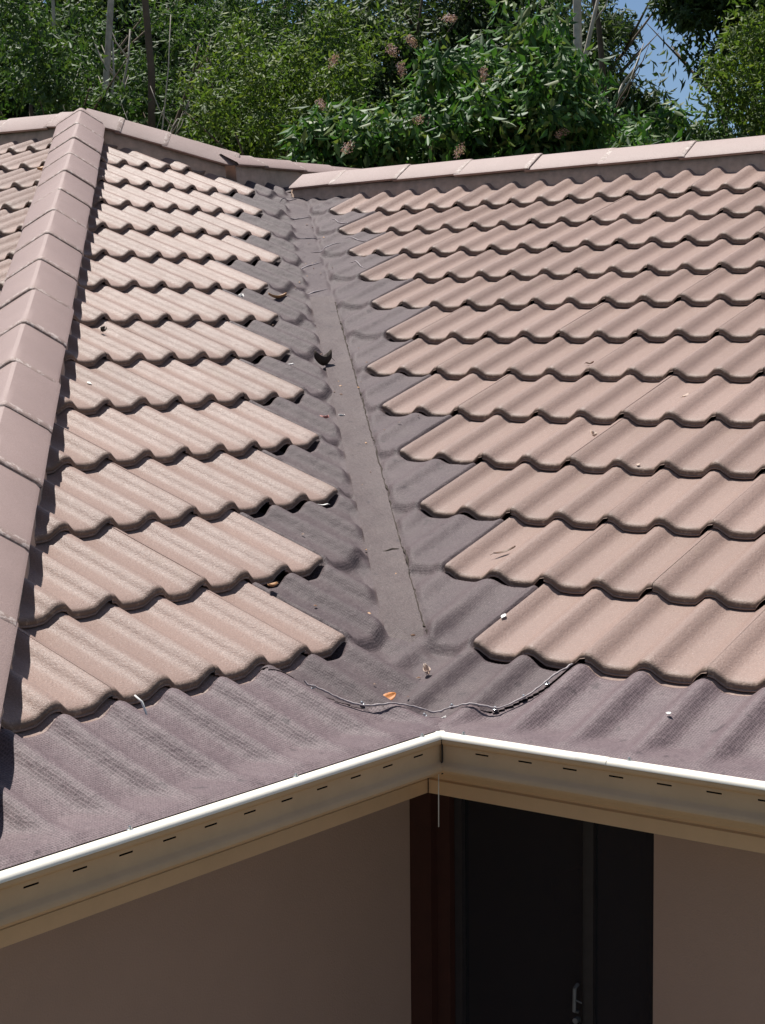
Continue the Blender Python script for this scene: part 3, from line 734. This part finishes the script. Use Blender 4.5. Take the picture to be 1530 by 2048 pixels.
# ------------------------------------------------------------------ leaves and litter lying on the roof
def zroof(x, y):
    a, b = surf(np.array([x]), np.array([y]), expose=False, thf=1.0); return float(max(a[0], b[0]))
def leafmat(name, c): return mk_plain(name, c, .55, .3, .25, 120)
LM = {'orange': leafmat('orange_leaf', (.62, .22, .05)), 'tan': leafmat('tan_leaf', (.50, .27, .13)), 'pale': leafmat('pale_leaf', (.66, .50, .40)),
      'brown': leafmat('brown_leaf', (.16, .08, .045)), 'pink': leafmat('pink_petal', (.75, .32, .27)), 'white': M['white'], 'dark': M['dark'], 'green': leafmat('green_leaf', (.25, .38, .12))}
def dead_leaf(x, y, z, ln, wd, rot, mat, label, cat='leaf', curl=.25, nrm=None, name='dead_leaf'):
    nn = Vector(nrm or (0, 0, 1)).normalized(); V = []; F = []; nsx, nsy = 8, 4; rr = random.Random(int(abs(x*1000)+abs(y*777)))
    ph = rr.uniform(0, 6)
    for i in range(nsx+1):
        t = i/nsx; w = wd*.5*(math.sin(math.pi*min(1, t*.96+.02))**.75)
        for j in range(nsy+1):
            s = j/nsy*2-1; px = (t-.5)*ln; py = s*w; pz = curl*wd*(s*s)*.9 + curl*ln*.35*(2*t-1)**2 + .04*wd*math.sin(5*t+ph+s*3)
            V.append((px, py, pz))
    for i in range(nsx):
        for j in range(nsy): a = i*(nsy+1)+j; F.append((a, a+nsy+1, a+nsy+2, a+1))
    b0 = len(V); V += [(-.5*ln, .0006, curl*ln*.35), (-.5*ln, -.0006, curl*ln*.35), (-.68*ln, -.0006, curl*ln*.2), (-.68*ln, .0006, curl*ln*.2)]; F.append((b0, b0+1, b0+2, b0+3))
    o = pyd(name, V, F, LM[mat]); mod = o.modifiers.new('thick', 'SOLIDIFY'); mod.thickness = .0009
    o.matrix_world = Matrix.Translation((x, y, z)) @ nn.to_track_quat('Z', 'Y').to_matrix().to_4x4() @ Matrix.Rotation(rot, 4, 'Z')
    return tag(o, label, cat)
NRM_R = (0, -sR_, cR); NRM_L = (math.sin(pL), 0, cL)
dead_leaf(.178, -.309, zval(.178, -.309)+.004, .046, .024, R(35), 'orange', 'orange dry leaf lying on the mesh apron above the gutter corner', curl=.1, nrm=(.45, -.45, 1))
dead_leaf(.140, -.105, zval(.14, -.105)+.006, .030, .016, R(-60), 'pale', 'small pale curled leaf at the foot of the valley strip', curl=.7, nrm=(.2, -.5, 1))
dead_leaf(-2.11, 2.033, zval(-2.11, 2.033)+.005, .075, .022, R(60), 'tan', 'tan curled leaf beside a tile end high in the valley', curl=.5)
dead_leaf(-1.475, 1.53, zval(-1.475, 1.53)+.010, .075, .034, R(75), 'dark', 'dark curled leaf with bright rim in the middle of the valley', curl=1.0)
dead_leaf(-1.116, 1.086, zval(-1.116, 1.086)+.004, .032, .028, R(10), 'pink', 'pinkish red petal on the mesh left of the valley strip', 'petal', name='fallen_petal')
dead_leaf(-1.09, 1.145, zval(-1.09, 1.145)+.004, .022, .020, R(80), 'white', 'white scrap just right of the pink petal', 'scrap', name='white_scrap')
dead_leaf(-.141, 1.142, zroof(-.141, 1.142)+.007, .036, .016, R(150), 'pale', 'pale curled leaf in a tile trough on the right slope', curl=.6, nrm=NRM_R)
dead_leaf(.008, 1.428, zroof(.008, 1.428)+.006, .030, .010, R(70), 'pale', 'thin pink leaf scrap under the fifth tile butt on the right slope', curl=.3, nrm=NRM_R)
dead_leaf(-.461, 1.662, zroof(-.461, 1.662)+.005, .026, .008, R(20), 'brown', 'tiny brown leaf curl above a tile butt on the right slope', curl=.5, nrm=NRM_R)
dead_leaf(-.012, .458, zroof(-.012, .458)+.010, .060, .011, R(48), 'brown', 'long rolled brown leaf on the second tile row of the right slope', curl=.25, nrm=NRM_R)
dead_leaf(.200, .125, zroof(.2, .125)+.003, .020, .012, R(100), 'white', 'white bird dropping near the lowest left tile of the right slope', 'dropping', curl=.1, nrm=NRM_R, name='bird_dropping')
dead_leaf(.102, .962, zroof(.102, .962)+.004, .010, .010, 0, 'pale', 'tiny pale speck on the fourth tile row of the right slope', 'speck', curl=.1, nrm=NRM_R, name='leaf_speck')
dead_leaf(-.735, 1.185, zroof(-.735, 1.185)+.006, .022, .010, R(60), 'white', 'white chip hanging at a tile butt right of the valley', 'chip', curl=.3, nrm=NRM_R, name='white_chip')
dead_leaf(-.615, .455, zval(-.615, .455)+.012, .030, .012, R(60), 'white', 'white paint chip under a tile end left of the valley', 'chip', curl=.2, name='white_chip')
dead_leaf(-1.527, 1.402, zval(-1.5, 1.42)+.012, .034, .014, R(60), 'white', 'white rolled scrap under the sixth tile end of the left slope', 'scrap', curl=.3, name='white_scrap')
dead_leaf(-1.755, .727, zroof(-1.755, .727)+.006, .024, .022, R(20), 'dark', 'small dark crumpled leaf on the upper left slope', curl=.6, nrm=NRM_L)
dead_leaf(-1.454, .375, zroof(-1.454, .375)+.004, .018, .014, R(80), 'white', 'white dropping below a tile butt near the hip ridge', 'dropping', curl=.1, nrm=NRM_L, name='bird_dropping')
dead_leaf(-2.10, 1.80, zroof(-2.1, 1.8)+.012, .024, .022, R(30), 'white', 'round white pebble of droppings at a tile butt high on the left slope', 'dropping', curl=.6, nrm=NRM_L, name='bird_dropping')
dead_leaf(-.273, -.165, zval(-.273, -.165)+.012, .034, .018, R(90), 'tan', 'tan leaf tucked below the second tile butt left of the valley', curl=.3)
dead_leaf(.299, -.285, zval(.285, -.26)-.002, .040, .009, R(35), 'white', 'thin white strip beside the mesh hem near the gutter corner', 'strip', curl=.3, nrm=(.3, -.3, 1), name='white_strip')
dead_leaf(-3.70, 2.26, zF(-3.7, 2.26)+.0, .050, .030, R(50), 'tan', 'reddish tan leaf beside the hip ridge near its top', curl=.5, nrm=(0, -.37, .93))
dead_leaf(.80, -.18, .004-.07, .010, .008, 0, 'white', 'tiny white speck on the right gutter mesh', 'speck', curl=.1, nrm=NRM_R, name='white_speck')
mb = MB(); P = [(-.335, .352, 0), (-.325, .364, .002), (-.320, .380, .004), (-.306, .390, .003), (-.300, .398, 0)]
mb.tube([(x, y, zval(x, y)+.004+z) for x, y, z in P], .0035, 6, [.5, 1, 1, .8, .4]); o = mb.build('twig', M['dark'], None, True); tag(o, 'short dark curved twig lying across the valley strip', 'twig')
mb = MB(); mb.tube([(.006, -.915, .004), (.022, -.911, -.008), (.030, -.908, -.030), (.030, -.906, -.050)], .0024, 6, [.8, 1, 1, .6]); o = mb.build('cable_tie', M['white'], None, True)
tag(o, 'white cable tie end poking from under the lowest left tile row', 'cable tie')

rl = random.Random(9); V = []; F = []
for i in range(60):
    a = rl.uniform(-.36, 4.6)**1.0; b = rl.gauss(.0, .05) if rl.random() < .6 else rl.uniform(-.26, .26)
    x = (-.9163*a+b)/VN; y = (a+.9163*b)/VN; z = zval(x, y) + .004; L_ = rl.uniform(.002, .006); W_ = L_*rl.uniform(.2, .7); t = rl.uniform(0, 6.28); n0 = len(V)
    for q_ in ((-1, -1), (1, -1), (1, 1), (-1, 1)): V.append((x+math.cos(t)*q_[0]*L_-math.sin(t)*q_[1]*W_, y+math.sin(t)*q_[0]*L_+math.cos(t)*q_[1]*W_, z+rl.uniform(-.001, .003)))
    V.append((x, y, z+.004)); F += [(n0, n0+1, n0+4), (n0+1, n0+2, n0+4), (n0+2, n0+3, n0+4), (n0+3, n0, n0+4)]
o = pyd('leaf_litter', V, F, [LM['brown']]); o.data.materials.append(LM['tan']); o.data.materials.append(LM['pale']); o.data.polygons.foreach_set('material_index', [(0, 0, 0, 1, 0)[(i//4) % 5] for i in range(len(F))])
tag(o, 'fine brown crumbs of leaf litter scattered over the valley mesh', 'leaf litter', kind='stuff')
# ------------------------------------------------------------------ vegetation behind the house
def mk_leaf(name, cols, trans=.35, rough=.38):
    mt = bpy.data.materials.new(name); mt.use_nodes = True; nt = mt.node_tree; nt.nodes.clear()
    out = N(nt, 'ShaderNodeOutputMaterial'); b = N(nt, 'ShaderNodeBsdfPrincipled'); t = N(nt, 'ShaderNodeBsdfTranslucent'); ms = N(nt, 'ShaderNodeMixShader')
    rnd = N(nt, 'ShaderNodeNewGeometry').outputs['Random Per Island']
    c = ramp(nt, rnd, 0, cols[0], 1, cols[-1], [((i+1)/(len(cols)-1), cc) for i, cc in enumerate(cols[1:-1])])
    nt.links.new(c, b.inputs['Base Color']); b.inputs['Roughness'].default_value = rough; b.inputs['Specular IOR Level'].default_value = .3
    tc = mix(nt, 1.0, c, (1.5, 1.7, .8), 'MULTIPLY'); nt.links.new(tc, t.inputs['Color'])
    ms.inputs[0].default_value = trans; nt.links.new(b.outputs[0], ms.inputs[1]); nt.links.new(t.outputs[0], ms.inputs[2]); nt.links.new(ms.outputs[0], out.inputs['Surface'])
    return mt
LF = {
 'glossy': mk_leaf('glossy_leaves', [(0.022, 0.055, 0.015), (0.034, 0.090, 0.020), (0.048, 0.119, 0.026), (0.074, 0.145, 0.033), (0.144, 0.172, 0.055)], .26, .52),
 'yellow': mk_leaf('yellow_green_leaves', [(0.043, 0.074, 0.018), (0.070, 0.114, 0.022), (0.102, 0.152, 0.031), (0.156, 0.185, 0.039)], .32, .6),
 'mid': mk_leaf('mid_green_leaves', [(0.026, 0.055, 0.018), (0.043, 0.084, 0.022), (0.066, 0.112, 0.029), (0.102, 0.139, 0.039)], .28, .58),
 'dark': mk_leaf('dark_olive_leaves', [(0.018, 0.037, 0.013), (0.030, 0.055, 0.018), (0.050, 0.079, 0.024), (0.084, 0.108, 0.037)], .24, .6)}
M['bark_pale'] = mk_plain('pale_bark', (.55, .49, .42), .85, .2, .25, 9, .6, 40); M['bark'] = mk_plain('grey_brown_bark', (.16, .12, .09), .9, .2, .2, 9, .8, 40)
M['flower'] = mk_leaf('pink_flowers', [(.34, .19, .20), (.46, .30, .29), (.26, .15, .14)], .2, .7)

def leaf_cloud(clumps, per, ln, wd, droop, rng):
    """clumps: (n,4) x y z r ; returns verts (m*4,3) and quads as two bent halves"""
    nC = len(clumps); n_ = nC*per
    cen = np.repeat(clumps[:, :3], per, 0); rad = np.repeat(clumps[:, 3], per)
    dv = rng.standard_normal((n_, 3)); dv /= np.linalg.norm(dv, axis=1)[:, None]
    rr = rng.random(n_)**.45
    P = cen + dv*(rad*rr)[:, None]*np.array([1, 1, .75])
    ax = rng.standard_normal((n_, 3)); ax[:, 2] -= droop; ax /= np.linalg.norm(ax, axis=1)[:, None]
    sd = np.cross(ax, dv + .35*rng.standard_normal((n_, 3)) + np.array([0, 0, .5])); sd /= np.linalg.norm(sd, axis=1)[:, None]+1e-9
    nn = np.cross(ax, sd); L = (ln*(.55+.75*rng.random(n_)))[:, None]; W = (wd*(.6+.7*rng.random(n_)))[:, None]
    v = np.stack([P, P+ax*L*.45+sd*W*.5, P+ax*L-nn*L*.16, P+ax*L*.45-sd*W*.5, ], 1)
    v[:, 1] += nn*W*.18; v[:, 3] += nn*W*.18
    return v.reshape(-1, 3).astype('f')
def cloud_mesh(name, v, mat):
    k = len(v)//4; me = bpy.data.meshes.new(name); me.vertices.add(len(v)); me.vertices.foreach_set('co', v.ravel())
    base = np.arange(k)*4; tri = np.stack([base, base+1, base+2, base, base+2, base+3], 1).ravel().astype('i')
    me.loops.add(len(tri)); me.loops.foreach_set('vertex_index', tri); me.polygons.add(len(tri)//3)
    me.polygons.foreach_set('loop_start', np.arange(0, len(tri), 3, dtype='i')); me.update(calc_edges=True); me.materials.append(mat); return me
def crown_clumps(rx, ry, rz, n_, cr, rng, lobes=9):
    lb = rng.standard_normal((lobes, 3)); lb /= np.linalg.norm(lb, axis=1)[:, None]; lb *= (.50+.25*rng.random(lobes))[:, None]
    lr = .30+.22*rng.random(lobes)
    k = rng.integers(0, lobes+2, n_); dv = rng.standard_normal((n_, 3)); dv /= np.linalg.norm(dv, axis=1)[:, None]; q = rng.random(n_)**.4
    P = np.where((k < lobes)[:, None], lb[np.minimum(k, lobes-1)] + dv*(lr[np.minimum(k, lobes-1)]*q)[:, None], dv*(q*.62)[:, None])
    P *= np.array([rx, ry, rz]); return np.c_[P, cr*(.6+.8*rng.random(n_))]
def limbs(mb, H0, spread, rng, nl=6, r0=.09, top=None, lean=(0, 0)):
    top = top or H0*1.25
    pts = [(lean[0]*t*t + .05*math.sin(3*t+1)*spread*.4, lean[1]*t*t + .05*math.cos(4*t)*spread*.4, top*t) for t in np.linspace(0, 1, 9)]
    mb.tube(pts, r0, 8, .22)
    for i in range(nl):
        t = .42+.5*i/nl; b = Vector(pts[min(8, int(t*8))]); an = rng.random()*6.28 + i*2.4; ln = spread*(.55+.5*rng.random())
        q = [b + Vector((math.cos(an), math.sin(an), .75))*ln*s + Vector((0, 0, .18*ln*s*s)) for s in np.linspace(0, 1, 5)]
        mb.tube(q, r0*.42, 5, .2)
        for j in range(2):
            b2 = q[2+j]; a2 = an + (rng.random()-.5)*2.4; l2 = ln*.5
            mb.tube([b2 + Vector((math.cos(a2), math.sin(a2), .9))*l2*s for s in (0, .5, 1)], r0*.18, 4, .2)
def tree(name, x, y, zc, rx, rz, kind, label, cat='tree', nclump=150, per=110, cr=.32, ln=.09, wd=.032, droop=.5, seed=0, bark='bark', group=None, share=None, r0=.09, base=gz):
    rng = np.random.default_rng(seed+11); root = empty(name, (x, y, base)); tag(root, label, cat, group)
    hz = zc-base
    if share is None:
        cl = crown_clumps(rx, rx, rz, nclump, cr, rng); v = leaf_cloud(cl, per, ln, wd, droop, rng); me = cloud_mesh('crown', v, LF[kind])
    else: me = share
    c = bpy.data.objects.new('crown', me); COL.objects.link(c); c.parent = root; c.location = (0, 0, hz)
    if share is not None: c.rotation_euler[2] = seed*1.3
    mb = MB(); limbs(mb, hz, rx, rng, 6, r0, top=hz+rz*.35, lean=(rng.uniform(-.3, .3), rng.uniform(-.3, .3))); t = mb.build('trunk', M[bark], root, True)
    return root, me, cl if share is None else None
T1, _, cl1 = tree('flowering_tree', -6.1, 8.85, 1.95, 1.5, 1.75, 'glossy', 'broad glossy leaved tree with dusty pink flower heads behind the right ridge', nclump=260, per=150, cr=.26, ln=.125, wd=.046, droop=.9, seed=1)
tree('flowering_tree', -5.35, 10.2, 1.40, 1.2, 1.55, 'glossy', 'glossy green tree right of the flowering tree with few flowers', nclump=150, per=110, cr=.25, ln=.115, wd=.042, droop=.9, seed=2)
tree('bushy_tree', -8.32, 9.70, 2.2, 1.4, 1.75, 'yellow', 'rounded yellow green bushy tree left of the flowering tree', nclump=170, per=130, cr=.25, ln=.075, wd=.026, seed=3)
tree('gum_tree', -10.2, 10.9, 2.9, 1.8, 2.3, 'mid', 'fine leaved mid green gum tree behind the dead forked stem', nclump=210, per=130, cr=.28, ln=.085, wd=.024, seed=4)
tree('leafy_tree', -11.0, 8.93, 2.35, 1.8, 2.1, 'mid', 'bright green leafy tree above the far left ridge', nclump=190, per=125, cr=.28, ln=.095, wd=.034, seed=5)
tree('bushy_tree', -4.55, 13.2, 2.9, 1.35, 2.3, 'yellow', 'yellow green bushy tree at the far right edge', nclump=170, per=125, cr=.28, ln=.09, wd=.03, seed=6)
tree('dark_tree', -6.3, 14.9, 4.35, 1.15, 1.35, 'dark', 'tall dark crowned tree against the sky at upper right', nclump=150, per=130, cr=.34, ln=.13, wd=.045, seed=7)
tree('shrub', -6.6, 8.0, .75, 1.0, .75, 'yellow', 'low yellow green shrub showing just above the valley head', 'shrub', nclump=90, per=110, cr=.22, ln=.075, wd=.026, seed=8)
tree('shrub', -5.2, 10.0, .9, 1.1, .85, 'yellow', 'low bright green shrub behind the long right ridge', 'shrub', nclump=90, per=110, cr=.22, ln=.08, wd=.03, seed=9)
tree('shrub', -7.7, 8.5, 1.0, 1.1, .9, 'mid', 'mid green shrub behind the stepped rear hip caps', 'shrub', nclump=100, per=110, cr=.23, ln=.08, wd=.028, seed=10)
tree('shrub', -9.4, 8.1, 1.0, 1.0, .9, 'dark', 'dark olive shrub behind the top of the hip ridge', 'shrub', nclump=90, per=100, cr=.23, ln=.085, wd=.03, seed=12)
tree('shrub', -5.45, 11.9, 1.75, 1.0, 1.25, 'mid', 'rounded mid green shrub filling the foot of the blue sky gap', 'shrub', nclump=120, per=120, cr=.24, ln=.09, wd=.032, seed=14)
# back row : taller dark trees, sharing two crowns
rngb = np.random.default_rng(5)
_, meA, _ = tree('forest_tree', -18.4, 14.6, 3.4, 2.9, 3.6, 'dark', 'tall dark forest tree at the far left of the back row', nclump=250, per=130, cr=.46, ln=.17, wd=.055, seed=20, group='back row of tall forest trees', r0=.16)
_, meB, _ = tree('forest_tree', -16.9, 18.2, 3.8, 2.8, 4.0, 'dark', 'tall dark forest tree behind the pale double trunk', nclump=250, per=130, cr=.44, ln=.17, wd=.05, seed=21, group='back row of tall forest trees', r0=.16)
for i, (x, y, zc, lab, me) in enumerate([(-15.0, 17.3, 3.0, 'tall dark forest tree above the dead forked stem', meA), (-15.6, 21.0, 4.4, 'tall dark forest tree rising behind the yellow green bushy tree', meB),
        (-13.6, 20.4, 2.9, 'tall dark forest tree directly behind the flowering tree', meA), (-13.0, 21.6, 4.4, 'tall dark forest tree behind the thick white trunk', meB), (-7.2, 24.4, 3.4, 'tall dark forest tree at the right of the back row', meA), (-19.8, 19.0, 5.0, 'farthest tall dark tree at the upper left', meB)]):
    tree('forest_tree', x, y, zc, 2.8, 3.6, 'dark', lab, share=me, seed=30+i, group='back row of tall forest trees', r0=.16)
# pink flower heads on the flowering tree
fr2 = np.random.default_rng(3); fv = leaf_cloud(np.array([[0, 0, 0, .085]]), 110, .022, .018, 0, fr2)
fme = cloud_mesh('flower_head', fv, M['flower'])
vdir = Vector((.599, -.795, .1)); rt = Vector((.799, .601, 0))
for (a, z) in ((-.95, .95), (-.40, 1.35), (-.25, 1.42), (-.33, 1.2), (.05, 1.6), (.1, .55), (-.1, .2), (.75, .45), (.95, .2), (.9, .7), (-.6, .35), (-.2, .8), (.3, 1.15), (-.85, 1.3), (-.75, .6)):
    o = bpy.data.objects.new('flower_head', fme); COL.objects.link(o); o.parent = T1
    dep = 1.75*math.sqrt(max(.1, 1-(a/1.9)**2-((z-.0)/2.3)**2))*.80; p = rt*a + Vector((vdir.x, vdir.y, 0)).normalized()*dep
    o.location = (p.x, p.y, 2.0-gz+z-.45); o.rotation_euler = (a*3, z*4, a*7); o.scale = (.85, .6, .55)
# bare trunks standing in front
def bare(name, x, y, base, top, r0, lean, mat, label, forks=(), cat='tree', seed=0):
    rg = random.Random(seed); root = empty(name, (x, y, base)); tag(root, label, cat); mb = MB(); H0 = top-base
    pts = [Vector((rt.x*(lean*t*t + .09*math.sin(t*6+seed*2) + .03*math.sin(t*17+seed)) + rg.uniform(-.015, .015), rt.y*(lean*t*t + .09*math.sin(t*6+seed*2) + .03*math.sin(t*17+seed)) + rg.uniform(-.015, .015), H0*t)) for t in np.linspace(0, 1, 14)]
    mb.tube(pts, r0, 9, .12 if name == 'dead_sapling' else .5); mb.build('trunk', M[mat], root, True)
    for (t, side, up, rr) in forks:
        b = pts[int(t*13)]; q = [b + rt*side*s + Vector((0, 0, up*s)) + Vector((rg.uniform(-.03, .03), rg.uniform(-.03, .03), rg.uniform(-.02, .05))) for s in np.linspace(0, 1, 7)]; q[0] = b
        k = MB(); k.tube(q, rr, 6, .25)
        for w in range(4):
            bb_ = q[2+w]; s2 = rg.choice((-1, 1)); k.tube([bb_, bb_+rt*s2*.12+Vector((0, 0, .16)), bb_+rt*s2*.2+Vector((0, 0, .38))], rr*.4, 4, .3)
        k.build('branch', M[mat], root, True)
    return root
bare('bare_trunk', -10.11, 8.98, gz, 6.2, .050, .0, 'bark_pale', 'slender pale grey double trunk rising left of centre behind the hip ridge', ((.52, -.28, 1.2, .022), (.55, .35, 1.6, .026), (.5, .12, 2.2, .03), (.60, -.5, 1.4, .02)), seed=1)
bare('bare_trunk', -9.95, 9.25, gz, 6.0, .055, .0, 'bark', 'dark trunk immediately right of the slender pale double trunk', ((.6, .5, 1.6, .03),), seed=2)
bare('bare_trunk', -11.0, 9.2, gz, 5.8, .030, .05, 'bark_pale', 'thin pale stem at the upper left among bright leaves', ((.6, .3, 1., .016),), seed=3)
bare('dead_sapling', -9.25, 8.7, gz, 3.7, .030, .06, 'bark_pale', 'dead forked grey sapling in front of the gum tree', ((.78, .22, .55, .018), (.84, -.12, .35, .014), (.72, .28, .2, .014)), seed=4)
bare('bare_trunk', -6.2, 11.2, gz, 6.8, .060, -.08, 'bark_pale', 'thick white gum trunk at the upper right', ((.58, .5, .8, .03), (.62, .35, 1.3, .026), (.56, -.4, .9, .024)), seed=5)
bare('bare_trunk', -6.94, 15.72, gz, 7.0, .055, .25, 'bark', 'dark straight trunk standing before the sky gap at right', ((.5, -.6, 1.3, .04), (.55, .4, 1.0, .03)), seed=6)
bare('bare_trunk', -7.6, 15.0, gz, 5.5, .055, -.7, 'bark', 'dark leaning trunk crossing the blue sky gap', ((.55, -.5, 1.2, .03), (.7, .4, .9, .02)), seed=7)
